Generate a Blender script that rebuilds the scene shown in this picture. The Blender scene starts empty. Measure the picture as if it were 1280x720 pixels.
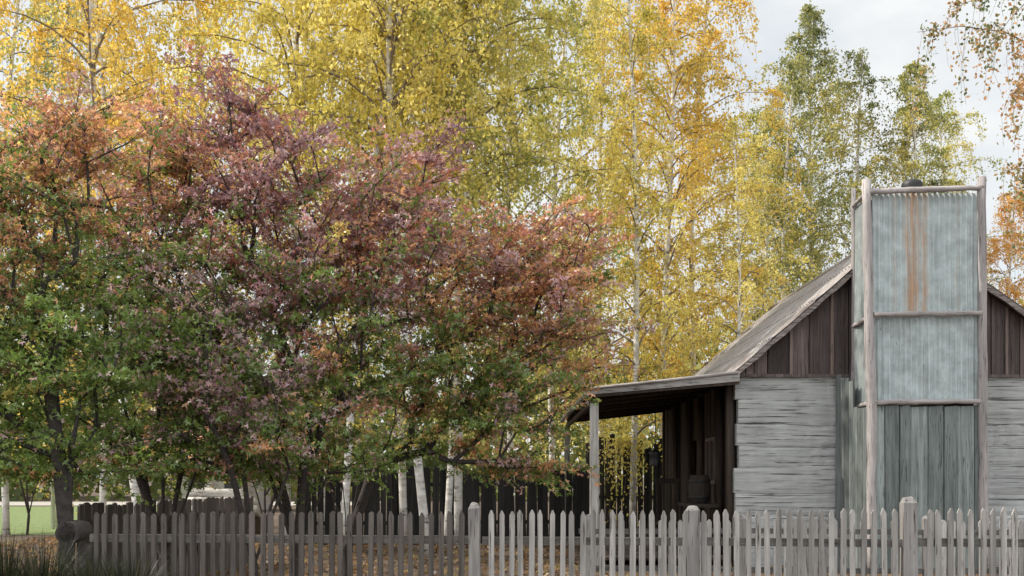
import bpy, math, random
import numpy as np
from mathutils import Vector
random.seed(7); rng = np.random.default_rng(11)
scene = bpy.context.scene
COL = scene.collection
F = 1244.0; HY = 595.0; CH = 1.6
def P(px, py, D): return ((px-640)/F*D, D, CH+(HY-py)/F*D)
def X(px, D): return (px-640)/F*D
def Z(py, D): return CH+(HY-py)/F*D
U = random.uniform

# ------------------------------------------------------------ mesh helpers
def mesh_np(name, V, Fc, col=None, smooth=False):
    me = bpy.data.meshes.new(name)
    V = np.asarray(V, dtype=np.float32); Fc = np.asarray(Fc, dtype=np.int32)
    me.vertices.add(len(V)); me.vertices.foreach_set('co', V.ravel())
    k = Fc.shape[1]
    me.loops.add(Fc.size); me.loops.foreach_set('vertex_index', Fc.ravel())
    me.polygons.add(len(Fc)); me.polygons.foreach_set('loop_start', np.arange(0, Fc.size, k, dtype=np.int32))
    me.update(calc_edges=True)
    if col is not None:
        a = me.color_attributes.new('Col', 'FLOAT_COLOR', 'POINT')
        a.data.foreach_set('color', np.asarray(col, dtype=np.float32).ravel())
    if smooth: me.polygons.foreach_set('use_smooth', np.ones(len(Fc), dtype=bool))
    return me
class MB:
    def __init__(s): s.v = []; s.f = []; s.sm = []
    def box(s, c, d, j=0, top=None):
        x, y, z = c; a, b, h = d[0]/2, d[1]/2, d[2]/2
        n = len(s.v)
        for sx, sy, sz in ((-1,-1,-1),(1,-1,-1),(1,1,-1),(-1,1,-1),(-1,-1,1),(1,-1,1),(1,1,1),(-1,1,1)):
            s.v.append((x+sx*a+U(-j,j), y+sy*b+U(-j,j)*.4, z+sz*h+U(-j,j)))
        for q in ((0,3,2,1),(4,5,6,7),(0,1,5,4),(1,2,6,5),(2,3,7,6),(3,0,4,7)):
            s.f.append(tuple(n+i for i in q)); s.sm.append(False)
    def bar(s, p, q, w, h, up=(0,0,1)):
        p = np.array(p, float); q = np.array(q, float); t = (q-p)/np.linalg.norm(q-p)
        r = np.cross(t, up); r /= np.linalg.norm(r); u = np.cross(r, t); n = len(s.v)
        for o in (p, q):
            for a, b in ((-1,-1),(1,-1),(1,1),(-1,1)):
                s.v.append(tuple(o+r*a*w/2+u*b*h/2))
        for f in ((0,1,2,3),(7,6,5,4),(0,4,5,1),(1,5,6,2),(2,6,7,3),(3,7,4,0)):
            s.f.append(tuple(n+i for i in f)); s.sm.append(False)
    def tube(s, pts, rad, k=8, j=0.0, sq=1.0, smooth=True, caps=True):
        pts = [np.array(p, float) for p in pts]; n0 = len(s.v); m = len(pts)
        ref = None
        for i, p in enumerate(pts):
            t = pts[min(i+1, m-1)]-pts[max(i-1, 0)]; t /= (np.linalg.norm(t)+1e-9)
            if ref is None:
                ref = np.array((0,0,1.)) if abs(t[2]) < .8 else np.array((0,1.,0))
            r = np.cross(t, ref); r /= (np.linalg.norm(r)+1e-9); u = np.cross(r, t); ref = u
            R = rad[i] if hasattr(rad, '__len__') else rad
            for a in range(k):
                an = 2*math.pi*a/k; rr = R*(1+U(-j, j))
                s.v.append(tuple(p+r*math.cos(an)*rr*sq+u*math.sin(an)*rr))
        for i in range(m-1):
            for a in range(k):
                b = (a+1) % k
                s.f.append((n0+i*k+a, n0+(i+1)*k+a, n0+(i+1)*k+b, n0+i*k+b)); s.sm.append(smooth)
        if caps:
            s.f.append(tuple(n0+a for a in range(k))); s.sm.append(False)
            s.f.append(tuple(n0+(m-1)*k+a for a in reversed(range(k)))); s.sm.append(False)
    def poly(s, pts, faces):
        n = len(s.v); s.v += [tuple(p) for p in pts]
        for f in faces: s.f.append(tuple(n+i for i in f)); s.sm.append(False)
    def prism(s, poly2, y0, y1):   # polygon in xz extruded on y
        n = len(s.v); k = len(poly2)
        for y in (y0, y1):
            for a, b in poly2: s.v.append((a, y, b))
        s.f.append(tuple(n+i for i in range(k))); s.f.append(tuple(n+k+i for i in reversed(range(k)))); s.sm += [False, False]
        for i in range(k):
            j = (i+1) % k; s.f.append((n+i, n+k+i, n+k+j, n+j)); s.sm.append(False)
    def mesh(s, name, off=(0,0,0)):
        me = bpy.data.meshes.new(name)
        me.from_pydata([(a-off[0], b-off[1], c-off[2]) for a, b, c in s.v], [], s.f)
        me.polygons.foreach_set('use_smooth', s.sm); me.update(); return me
def wl(o):
    l = np.zeros(3)
    while o is not None: l += np.array(o.location); o = o.parent
    return l
def part(name, mb, mat, parent=None):
    me = mb.mesh(name, wl(parent)) if isinstance(mb, MB) else mb
    o = bpy.data.objects.new(name, me); COL.objects.link(o); o.parent = parent
    if mat is not None:
        if len(me.materials) == 0: me.materials.append(mat)
    return o
def tag(o, label=None, cat=None, group=None, kind=None):
    if label: o['label'] = label
    if cat: o['category'] = cat
    if group: o['group'] = group
    if kind: o['kind'] = kind
    return o
def empty(name, loc, label=None, cat=None, group=None):
    o = bpy.data.objects.new(name, None); COL.objects.link(o); o.location = loc
    o.empty_display_size = .2
    return tag(o, label, cat, group)

# ------------------------------------------------------------ materials
def newmat(name):
    m = bpy.data.materials.new(name); m.use_nodes = True; nt = m.node_tree
    b = nt.nodes['Principled BSDF']; return m, nt, b
def ramp(nt, cols, fac=None):
    r = nt.nodes.new('ShaderNodeValToRGB'); e = r.color_ramp.elements
    n = len(cols)
    for i, c in enumerate(cols):
        p, rgb = c if isinstance(c[1], tuple) else (i/(n-1), c)
        if i < 2: el = e[i]; el.position = p
        else: el = e.new(p)
        el.color = (*rgb, 1)
    if fac is not None: nt.links.new(fac, r.inputs[0])
    return r
def noise(nt, scale, vec=None, detail=5, mscale=None, rough=.6):
    n = nt.nodes.new('ShaderNodeTexNoise'); n.inputs['Scale'].default_value = scale
    n.inputs['Detail'].default_value = detail; n.inputs['Roughness'].default_value = rough
    if vec is None:
        vec = nt.nodes.new('ShaderNodeTexCoord').outputs['Object']
    if mscale:
        mp = nt.nodes.new('ShaderNodeMapping'); mp.inputs['Scale'].default_value = mscale
        nt.links.new(vec, mp.inputs[0]); vec = mp.outputs[0]
    nt.links.new(vec, n.inputs['Vector']); return n
def math_(nt, op, a, b=None, c=None):
    m = nt.nodes.new('ShaderNodeMath'); m.operation = op
    for i, v in enumerate((a, b, c)):
        if v is None: continue
        if isinstance(v, (int, float)): m.inputs[i].default_value = v
        else: nt.links.new(v, m.inputs[i])
    return m.outputs[0]
def mixc(nt, fac, a, b, mode='MIX'):
    m = nt.nodes.new('ShaderNodeMix'); m.data_type = 'RGBA'; m.blend_type = mode
    for i, v in ((0, fac), (6, a), (7, b)):
        if isinstance(v, (int, float)): m.inputs[i].default_value = v
        elif isinstance(v, tuple): m.inputs[i].default_value = (*v, 1)
        else: nt.links.new(v, m.inputs[i])
    return m.outputs[2]
def bump(nt, b, h, s=.5, d=.02):
    n = nt.nodes.new('ShaderNodeBump'); n.inputs['Strength'].default_value = s; n.inputs['Distance'].default_value = d
    nt.links.new(h, n.inputs['Height']); nt.links.new(n.outputs[0], b.inputs['Normal'])
def wood(name, dark, mid, light, axis='z', var=.5, sc=1.0, crack=.35, bs=.6, ms2=None):
    m, nt, b = newmat(name)
    ms = {'z': (22, 22, 1.1), 'x': (1.1, 22, 22), 'y': (22, 1.1, 22)}[axis]
    ms2 = ms2 or {'z': (60, 60, 3), 'x': (3, 60, 60), 'y': (60, 3, 60)}[axis]
    n1 = noise(nt, sc, mscale=ms, detail=7, rough=.65); n2 = noise(nt, sc, mscale=ms2, detail=3)
    n3 = noise(nt, 1.7, detail=4)
    r = ramp(nt, [(.22, dark), (.48, mid), (.75, light)], n1.outputs[0])
    g = nt.nodes.new('ShaderNodeNewGeometry'); oi = nt.nodes.new('ShaderNodeObjectInfo')
    t = math_(nt, 'ADD', g.outputs['Random Per Island'], oi.outputs['Random']); t = math_(nt, 'FRACT', t)
    t = math_(nt, 'MULTIPLY_ADD', t, var, 1-var*.55)
    t2 = math_(nt, 'MULTIPLY_ADD', n3.outputs[0], .7, .65); t = math_(nt, 'MULTIPLY', t, t2)
    cr = ramp(nt, [(crack-.04, (.18,.17,.16)), (crack+.03, (1,1,1))], n2.outputs[0])
    c = mixc(nt, 1.0, r.outputs[0], cr.outputs[0], 'MULTIPLY')
    vm = nt.nodes.new('ShaderNodeVectorMath'); vm.operation = 'SCALE'
    nt.links.new(c, vm.inputs[0]); nt.links.new(t, vm.inputs['Scale'])
    nt.links.new(vm.outputs[0], b.inputs['Base Color']); b.inputs['Roughness'].default_value = .85
    h = math_(nt, 'ADD', n1.outputs[0], cr.outputs[0]); bump(nt, b, h, bs, .015)
    return m
def iron(name, axis='z', rust=.5, tint=(.44,.50,.50), ms=None):
    m, nt, b = newmat(name)
    ms = ms or {'z': (26, 26, .5), 'x': (.5, 26, 26)}[axis]
    n1 = noise(nt, 1.0, mscale=ms, detail=6); n2 = noise(nt, 5, detail=7); n3 = noise(nt, 1.2, detail=3)
    base = ramp(nt, [(.3, tuple(x*.66 for x in tint)), (.5, tint), (.7, tuple(min(1, x*1.25) for x in tint))], n1.outputs[0])
    b2 = mixc(nt, .45, base.outputs[0], ramp(nt, [(.38, tuple(x*.62 for x in tint)), (.66, tuple(x*1.4 for x in tint))], n2.outputs[0]).outputs[0])
    rf = math_(nt, 'MULTIPLY', ramp(nt, [(.58-.25*rust*.6, (0,0,0)), (.72, (1,1,1))], n1.outputs[0]).outputs[0],
               ramp(nt, [(.4, (0,0,0)), (.65, (1,1,1))], n3.outputs[0]).outputs[0])
    rf = math_(nt, 'MULTIPLY', rf, min(.95, .25+.6*rust))
    c = mixc(nt, rf, b2, (.22,.12,.07))
    nt.links.new(c, b.inputs['Base Color']); b.inputs['Roughness'].default_value = .6; b.inputs['Metallic'].default_value = .1
    bump(nt, b, n2.outputs[0], .15, .01)
    return m, nt, c, b
def plain(name, c, rough=.8, nsc=8, amp=.4):
    m, nt, b = newmat(name)
    n = noise(nt, nsc, detail=6)
    r = ramp(nt, [(.3, tuple(x*(1-amp) for x in c)), (.7, tuple(min(1, x*(1+amp)) for x in c))], n.outputs[0])
    nt.links.new(r.outputs[0], b.inputs['Base Color']); b.inputs['Roughness'].default_value = rough
    bump(nt, b, n.outputs[0], .4, .02); return m
def leaf_shader(nt, b, col, trans, gloss):
    nt.nodes.remove(b)
    df = nt.nodes.new('ShaderNodeBsdfDiffuse'); nt.links.new(col, df.inputs[0])
    tr = nt.nodes.new('ShaderNodeBsdfTranslucent'); nt.links.new(col, tr.inputs[0])
    mx = nt.nodes.new('ShaderNodeMixShader'); mx.inputs[0].default_value = trans
    nt.links.new(df.outputs[0], mx.inputs[1]); nt.links.new(tr.outputs[0], mx.inputs[2]); o = mx.outputs[0]
    if gloss > 0:
        gl = nt.nodes.new('ShaderNodeBsdfGlossy'); gl.inputs['Roughness'].default_value = .38; gl.inputs[0].default_value = (.9,.9,.92,1)
        m2 = nt.nodes.new('ShaderNodeMixShader'); m2.inputs[0].default_value = gloss
        nt.links.new(o, m2.inputs[1]); nt.links.new(gl.outputs[0], m2.inputs[2]); o = m2.outputs[0]
    nt.links.new(o, nt.nodes['Material Output'].inputs[0])
def birch_leaf(name, cols, trans=.5):
    m, nt, b = newmat(name)
    a = nt.nodes.new('ShaderNodeAttribute'); a.attribute_name = 'Col'
    k = len(cols); r = ramp(nt, [(.05+.9*i/(k-1), c) for i, c in enumerate(cols)], a.outputs['Fac'])
    leaf_shader(nt, b, r.outputs[0], trans, .02); return m
def attr_leaf(name, gloss=.07):
    m, nt, b = newmat(name)
    a = nt.nodes.new('ShaderNodeAttribute'); a.attribute_name = 'Col'
    leaf_shader(nt, b, a.outputs['Color'], .48, gloss); return m
def clump(C, n_per=4, k=1.0, amt=.55):
    ph = rng.uniform(0, 6, 6)
    q = (np.sin(C[:, 0]*1.9*k+ph[0]+1.3*np.sin(C[:, 2]*.8*k+ph[1]))+np.sin(C[:, 1]*2.1*k+ph[2]+np.sin(C[:, 0]*k+ph[5]))+np.sin(C[:, 2]*1.3*k+ph[3]+C[:, 0]*.7*k))/3
    v = np.clip(.5+q*.5*amt*1.3+rng.uniform(-.5, .5, len(C))*(1-amt)*1.1, 0, 1)
    c = np.repeat(v, n_per); return np.stack([c, c, c, np.ones_like(c)], 1)

M = {}
M['picket'] = wood('weathered_picket', (.13,.12,.113), (.28,.265,.25), (.46,.44,.42), 'z', .55)
M['picket_shaded'] = wood('painted_shade_picket', (.042,.035,.030), (.095,.081,.072), (.17,.15,.135), 'z', .5)  # darker, browner copy of the picket wood; maple shade put into its colour
M['picket_pale'] = wood('pale_old_picket', (.18,.17,.16), (.35,.335,.315), (.50,.48,.46), 'z', .45)
M['rail'] = wood('weathered_rail', (.06,.054,.049), (.12,.112,.105), (.20,.19,.18), 'x', .4)
M['post'] = wood('post_wood', (.12,.11,.105), (.245,.23,.22), (.38,.36,.35), 'z', .3)
M['log'] = wood('log_wall_wood', (.22,.223,.22), (.42,.43,.425), (.57,.58,.575), 'x', .2, crack=.37, bs=.8, ms2=(.9, 12, 34))
M['pole'] = wood('chimney_pole_wood', (.17,.155,.15), (.32,.29,.285), (.46,.43,.42), 'z', .3)
M['polex'] = wood('chimney_rail_wood', (.17,.155,.145), (.34,.305,.295), (.48,.45,.44), 'x', .3)
M['gable'] = wood('gable_board_wood', (.036,.027,.025), (.092,.069,.065), (.18,.145,.14), 'z', .95)
M['gable_red'] = wood('gable_batten_wood', (.075,.052,.045), (.17,.125,.108), (.29,.225,.20), 'z', .6)
M['slab'] = wood('chimney_slab_wood', (.085,.10,.098), (.20,.23,.222), (.34,.38,.365), 'z', .7)
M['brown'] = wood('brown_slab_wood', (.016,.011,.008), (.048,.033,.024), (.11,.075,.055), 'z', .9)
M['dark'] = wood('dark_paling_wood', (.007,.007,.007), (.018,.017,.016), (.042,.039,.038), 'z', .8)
M['barge'] = wood('barge_wood', (.13,.105,.095), (.26,.22,.205), (.42,.375,.355), 'x', .3, crack=.42)
M['edge'] = wood('verandah_edge', (.18,.17,.16), (.36,.34,.325), (.55,.53,.51), 'x', .3, crack=.4)
M['iron'] = iron('corrugated_iron', 'z', .25)[0]
M['iron_side_shaded'] = iron('shaded_side_iron', 'z', .4, (.26,.295,.295))[0]  # darker copy of the chimney iron, side shade put into its tint
m_, nt_, c_, b_ = iron('corrugated_iron_streaked', 'z', .35)
tc = nt_.nodes.new('ShaderNodeTexCoord'); sp = nt_.nodes.new('ShaderNodeSeparateXYZ'); nt_.links.new(tc.outputs['UV'], sp.inputs[0])
ns = noise(nt_, 1.0, mscale=(20, 20, 1.6), detail=6); nw = noise(nt_, 2.6, detail=4)
uu = math_(nt_, 'ADD', sp.outputs[0], math_(nt_, 'MULTIPLY_ADD', nw.outputs[0], .10, -.05))
st = None
for cx, w, s in ((.38, .09, 1.4), (.49, .05, 1.1), (.22, .03, .4), (.8, .03, .3)):
    d = math_(nt_, 'ABSOLUTE', math_(nt_, 'SUBTRACT', uu, cx))
    k = math_(nt_, 'MULTIPLY', math_(nt_, 'SUBTRACT', 1.0, math_(nt_, 'DIVIDE', d, w)), s)
    k = math_(nt_, 'MAXIMUM', k, 0.0)
    st = k if st is None else math_(nt_, 'MAXIMUM', st, k)
st = math_(nt_, 'MULTIPLY', st, ramp(nt_, [(.36, (.12,.12,.12)), (.6, (1,1,1))], ns.outputs[0]).outputs[0])
st = math_(nt_, 'MINIMUM', st, .85)
nt_.links.new(mixc(nt_, st, c_, (.46,.28,.165)), b_.inputs['Base Color'])
M['iron_streak'] = m_
M['roof'] = iron('rusty_roof_iron', 'z', 1.1, (.34,.32,.315), ms=(1.2, 9, 1.2))[0]
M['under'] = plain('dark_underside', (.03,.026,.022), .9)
M['chink'] = plain('grey_chinking', (.16,.16,.155), .9)
M['black'] = plain('black_metal', (.02,.02,.022), .5)
M['bark'] = plain('dark_bark', (.045,.036,.032), .9, 25, .5)
m, nt, b = newmat('white_birch_bark')
n1 = noise(nt, 1.0, mscale=(2.5, 2.5, 9), detail=4); n2 = noise(nt, 3, detail=3)
r = ramp(nt, [(.34, (.06,.055,.05)), (.42, (.60,.58,.54)), (.7, (.84,.82,.79))], n1.outputs[0])
c = mixc(nt, ramp(nt, [(.5, (0,0,0)), (.62, (.5,.5,.5))], n2.outputs[0]).outputs[0], r.outputs[0], (.38,.34,.31))
nt.links.new(c, b.inputs['Base Color']); b.inputs['Roughness'].default_value = .7; M['birch'] = m
M['twig'] = plain('birch_twig', (.24,.19,.155), .8)
BL = {
 'yellow': birch_leaf('yellow_leaf', [(.36,.34,.08), (.78,.66,.15), (.96,.83,.24), (.97,.90,.42)], .55),
 'gold': birch_leaf('gold_leaf', [(.38,.34,.09), (.78,.58,.13), (.94,.66,.13), (.95,.80,.30)], .55),
 'orange': birch_leaf('orange_leaf', [(.38,.28,.08), (.76,.42,.10), (.88,.56,.15), (.72,.34,.10)], .55),
 'olive': birch_leaf('olive_leaf', [(.20,.25,.07), (.46,.47,.12), (.74,.65,.17), (.88,.77,.28)], .55),
 'green': birch_leaf('green_birch_leaf', [(.14,.175,.07), (.30,.33,.11), (.56,.51,.15), (.82,.67,.20)], .5),
 'grey': birch_leaf('grey_green_birch_leaf', [(.13,.165,.075), (.25,.285,.11), (.48,.46,.15), (.76,.62,.19)], .5),
 'mixed': birch_leaf('green_orange_leaf', [(.10,.15,.07), (.21,.25,.10), (.60,.35,.15), (.74,.38,.17)], .45),
 'far': birch_leaf('distant_leaf', [(.07,.10,.04), (.16,.20,.07), (.36,.36,.11), (.64,.57,.19)], .3),
}
M['mleaf'] = attr_leaf('maple_leaf', .05)
M['litter'] = attr_leaf('fallen_leaf', .02)
M['blade'] = birch_leaf('tussock_blade', [(.012,.016,.010), (.025,.032,.017), (.045,.052,.027), (.08,.075,.042)], .2)

# ------------------------------------------------------------ leaf clouds
def frames(n, upb=.5, hang=0.0):
    nrm = rng.normal(size=(n, 3)); nrm[:, 2] = nrm[:, 2]*.8+upb; nrm /= np.linalg.norm(nrm, axis=1)[:, None]
    u = rng.normal(size=(n, 3)); u[:, 2] -= hang
    u -= nrm*(u*nrm).sum(1)[:, None]; u /= np.linalg.norm(u, axis=1)[:, None]
    return nrm, u, np.cross(nrm, u)
def rhomb(C, size, wr=.36, upb=.2, hang=.8):
    n = len(C); nm, u, v = frames(n, upb, hang); s = (size*rng.uniform(.65, 1.25, n))[:, None]
    V = np.stack([C-u*s*.5, C+v*s*wr-u*s*.05, C+u*s*.5, C-v*s*wr-u*s*.05], 1).reshape(-1, 3)
    return V, np.arange(4*n).reshape(-1, 4)
def maple_leaves(C, size, col):
    n = len(C); nm, u, v = frames(n, .7, .35); s = (size*rng.uniform(.6, 1.2, n))[:, None]
    def at(a, r, dz=0):
        a = math.radians(a); return C+(u*math.cos(a)+v*math.sin(a))*s*r-nm*s*dz
    vs = [C] + [at(a, .40, .0) for a in (-105, -34, 34, 105)] + [at(-68, .92, .2), at(0, 1.1, .22), at(68, .92, .2)]
    V = np.stack(vs, 1).reshape(-1, 3)
    b = np.arange(n)[:, None]*8
    Fc = np.concatenate([b+np.array([[0, 1, 5, 2]]), b+np.array([[0, 2, 6, 3]]), b+np.array([[0, 3, 7, 4]])], 0)
    cc = np.repeat(col, 8, 0); cc = np.concatenate([cc, np.ones((len(cc), 1))], 1)
    return V, Fc, cc

# ------------------------------------------------------------ birches
def make_birch_meshes(name, H=18., R=2.6, nb=72, ns=13, nl=44, h0=.2, size=.10, droop=1.0):
    tp = []; ph = U(0, 6)
    for i in range(19):
        t = i/18; tp.append((.45*math.sin(ph+t*4)*t, .4*math.cos(ph*2+t*3.3)*t, H*t*.97))
    tp = np.array(tp); tp[:, :2] -= tp[0, :2]
    trunk = MB(); trunk.tube(tp, [.085*(1-i/18)**.5+.012 for i in range(19)], 9, .04)
    br = MB(); leafc = []
    for i in range(nb):
        t = (i+U(0, 1))/nb; h = H*(h0+(0.98-h0)*t)
        k = h/(H*.97)*18; i0 = min(int(k), 17); base = tp[i0]+(tp[i0+1]-tp[i0])*(k-i0) if k < 18 else tp[18]
        prof = min(1, .45+t*2.4)*(1-t)**.6+.10
        L = R*prof*U(.45, 1.45); az = i*2.4+U(-.5, .5); el = math.radians(U(30, 70))
        d = np.array((math.cos(az)*math.cos(el), math.sin(az)*math.cos(el), math.sin(el)))
        pts = [base]; p = base.copy()
        for s in range(5):
            p = p+d*L/4.2; pts.append(p.copy()); d = d+np.array((math.cos(az)*.12, math.sin(az)*.12, -.28)); d /= np.linalg.norm(d)
        r0 = .012+.030*(1-t)
        br.tube(pts, [r0*(1-q/6) for q in range(6)], 4, 0, caps=False)
        for s in range(ns):
            q = U(.12, 1)**.7*5; a = min(int(q), 4); st = pts[a]+(pts[a+1]-pts[a])*(q-a)
            aa = az+U(-1.5, 1.5); out = U(.1, .55)*(1 if t < .9 else .5); dl = U(.3, 2.0)*droop*(1-.5*t)
            m1 = st+np.array((math.cos(aa)*out*.7, math.sin(aa)*out*.7, .06))
            m2 = st+np.array((math.cos(aa)*out*1.2, math.sin(aa)*out*1.2, -dl*.45)); e = m2+np.array((U(-.22, .22), U(-.22, .22), -dl*.55))
            br.tube([st, m1, m2, e], [.006, .005, .004, .003], 3, 0, caps=False)
            n = int(nl*(.5+dl*.45)*U(.6, 1.35))
            w = rng.uniform(0.05, 1, n)*3; seg = np.minimum(w.astype(int), 2); fr = (w-seg)[:, None]
            cp = np.array([st, m1, m2, e]); C = cp[seg]*(1-fr)+cp[seg+1]*fr
            C = C+rng.normal(size=(n, 3))*np.array((.08, .08, .06)); leafc.append(C)
    C = np.concatenate(leafc); V, Fc = rhomb(C, size)
    return trunk.mesh(name+'_trunk'), br.mesh(name+'_branches'), mesh_np(name+'_crown', V, Fc, clump(C)), H
BT = {
 'a': make_birch_meshes('birch_a', nb=60, ns=12, nl=36),
 'b': make_birch_meshes('birch_b', R=3.1, nb=62, ns=12, nl=36),
 'c': make_birch_meshes('birch_c', R=2.2, nb=52, ns=10, nl=30, h0=.12, droop=1.3),
 'd': make_birch_meshes('birch_d', R=2.9, nb=46, ns=12, nl=38, h0=.42, droop=1.2),
 'e': make_birch_meshes('birch_e', R=3.0, nb=50, ns=11, nl=30, h0=.15, droop=1.3),
}
for k, (t, b, c, h) in BT.items():
    t.materials.append(M['birch']); b.materials.append(M['twig']); c.materials.append(BL['yellow'])
def birch(px, D, var, H, pal, label, lean=0, wide=1.0, rot=None):
    t, b, c, h = BT[var]; s = H/h
    o = empty('birch_tree', (X(px, D), D, 0), label, 'birch tree')
    o.scale = (s*wide, s*wide, s); o.rotation_euler = (0, math.radians(lean), U(-.6, .6) if abs(lean) > 2 else U(0, 6.28))
    for nm, me in (('trunk', t), ('branches', b), ('crown', c)):
        q = bpy.data.objects.new(nm, me); COL.objects.link(q); q.parent = o
        if nm == 'crown':
            q.material_slots[0].link = 'OBJECT'; q.material_slots[0].material = BL[pal]
for a in [
 (8, 27, 'e', 18, 'olive', 'green and yellow birch at the far left edge of the photo'),
 (70, 31, 'c', 19, 'green', 'green birch behind the leftmost yellow-green birch, top left'),
 (128, 25, 'e', 17, 'gold', 'golden orange birch above the left red-topped maple'),
 (180, 19, 'd', 16, 'gold', 'birch whose leaning white trunk stands by the left grey trunk', -8),
 (262, 27, 'e', 18, 'yellow', 'yellow birch above the left shoulder of the purple maple'),
 (358, 22.5, 'd', 18, 'yellow', 'bright yellow birch with bare white trunk above purple maple', 1),
 (405, 27, 'e', 18, 'yellow', 'bright yellow birch just right of the bare white upper trunk'),
 (428, 20, 'd', 15, 'yellow', 'yellow birch with a thin white stem beside the purple maple trunks', 5),
 (505, 23, 'b', 17.5, 'yellow', 'yellow birch filling the top centre left, over the purple crown', 1),
 (535, 19.5, 'd', 17, 'yellow', 'thicker leaning white birch stem before the dark paling fence', -5),
 (558, 22, 'a', 15, 'olive', 'left stem of the close white pair before the dark paling fence', 3),
 (573, 22.5, 'd', 18, 'olive', 'right stem of the close white pair before the dark paling fence', -1),
 (640, 29, 'b', 19.5, 'olive', 'tall olive yellow birch at the top centre of the photo'),
 (692, 33, 'e', 20, 'olive', 'olive green birch right of the tall top centre birch'),
 (752, 35, 'c', 19, 'yellow', 'thin lemon yellow birch left of the golden verandah birch, showing sky through it'),
 (790, 27.5, 'c', 17, 'yellow', 'birch with pale trunk rising behind the verandah roof', 2),
 (830, 31, 'a', 20, 'gold', 'tall golden birch directly behind the far end of the verandah', 0),
 (872, 33, 'e', 20, 'gold', 'orange gold birch left of the open sky'),
 (918, 26.5, 'e', 11.5, 'yellow', 'short yellow birch drooping over the cabin roof'),
 (950, 37, 'a', 15.5, 'olive', 'olive birch filling the dip between gold birch and green trees'),
 (985, 37, 'e', 17, 'green', 'shorter green birch behind the cabin roof slope'),
 (1016, 39, 'a', 20.5, 'grey', 'tallest green birch behind the cabin, against open sky'),
 (1078, 40, 'e', 18.6, 'green', 'grey green birch just left of the iron chimney'),
 (1132, 39, 'a', 18, 'green', 'green birch with yellow tips right behind the iron chimney'),
 (1176, 41, 'e', 17.8, 'olive', 'thin yellow green birch above the right edge of the chimney'),
 (1262, 31, 'b', 10.6, 'orange', 'low orange birch right of the chimney behind the gable'),
 (1372, 17.5, 'd', 14.5, 'mixed', 'near birch with green and rust sprays hanging in from the top right edge'),
]:
    birch(*a)

# ------------------------------------------------------------ maples
PAL = np.array([(.37,.20,.215), (.64,.43,.43), (.72,.38,.18), (.50,.22,.15), (.19,.275,.06), (.72,.58,.17)])
ZN = [(380,200,120,90,[5,2.8,.6,2.6,.6,0]), (480,300,110,80,[3,2.6,2,2.6,1.4,.1]), (620,330,90,70,[1,1.8,3.7,2.6,1.6,.5]), (720,400,60,90,[.5,1.6,4.5,2,2,1]),
 (700,540,70,60,[.2,1.5,3.5,.8,4,1.2]), (560,500,90,70,[.1,.8,1.4,.5,8,1]), (380,490,70,60,[1.2,3,.4,.6,5,.2]), (250,410,90,80,[1.2,4,.3,.5,6,.2]),
 (400,400,70,60,[2.3,1.4,.8,1.5,5.5,.2]), (130,200,100,60,[.5,.6,4.6,3,3,.8]), (40,280,80,70,[0,.2,3.4,2.8,5,.9]), (60,430,90,80,[0,.1,.5,.3,9,.7]),
 (60,560,90,60,[0,.1,.6,.2,9,.8]), (190,570,60,50,[.2,1.7,.4,.2,8,.4]), (430,570,80,40,[.2,1.2,.9,.2,7,.7]), (200,330,60,60,[.8,.9,1,1.3,6,.4])]
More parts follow.
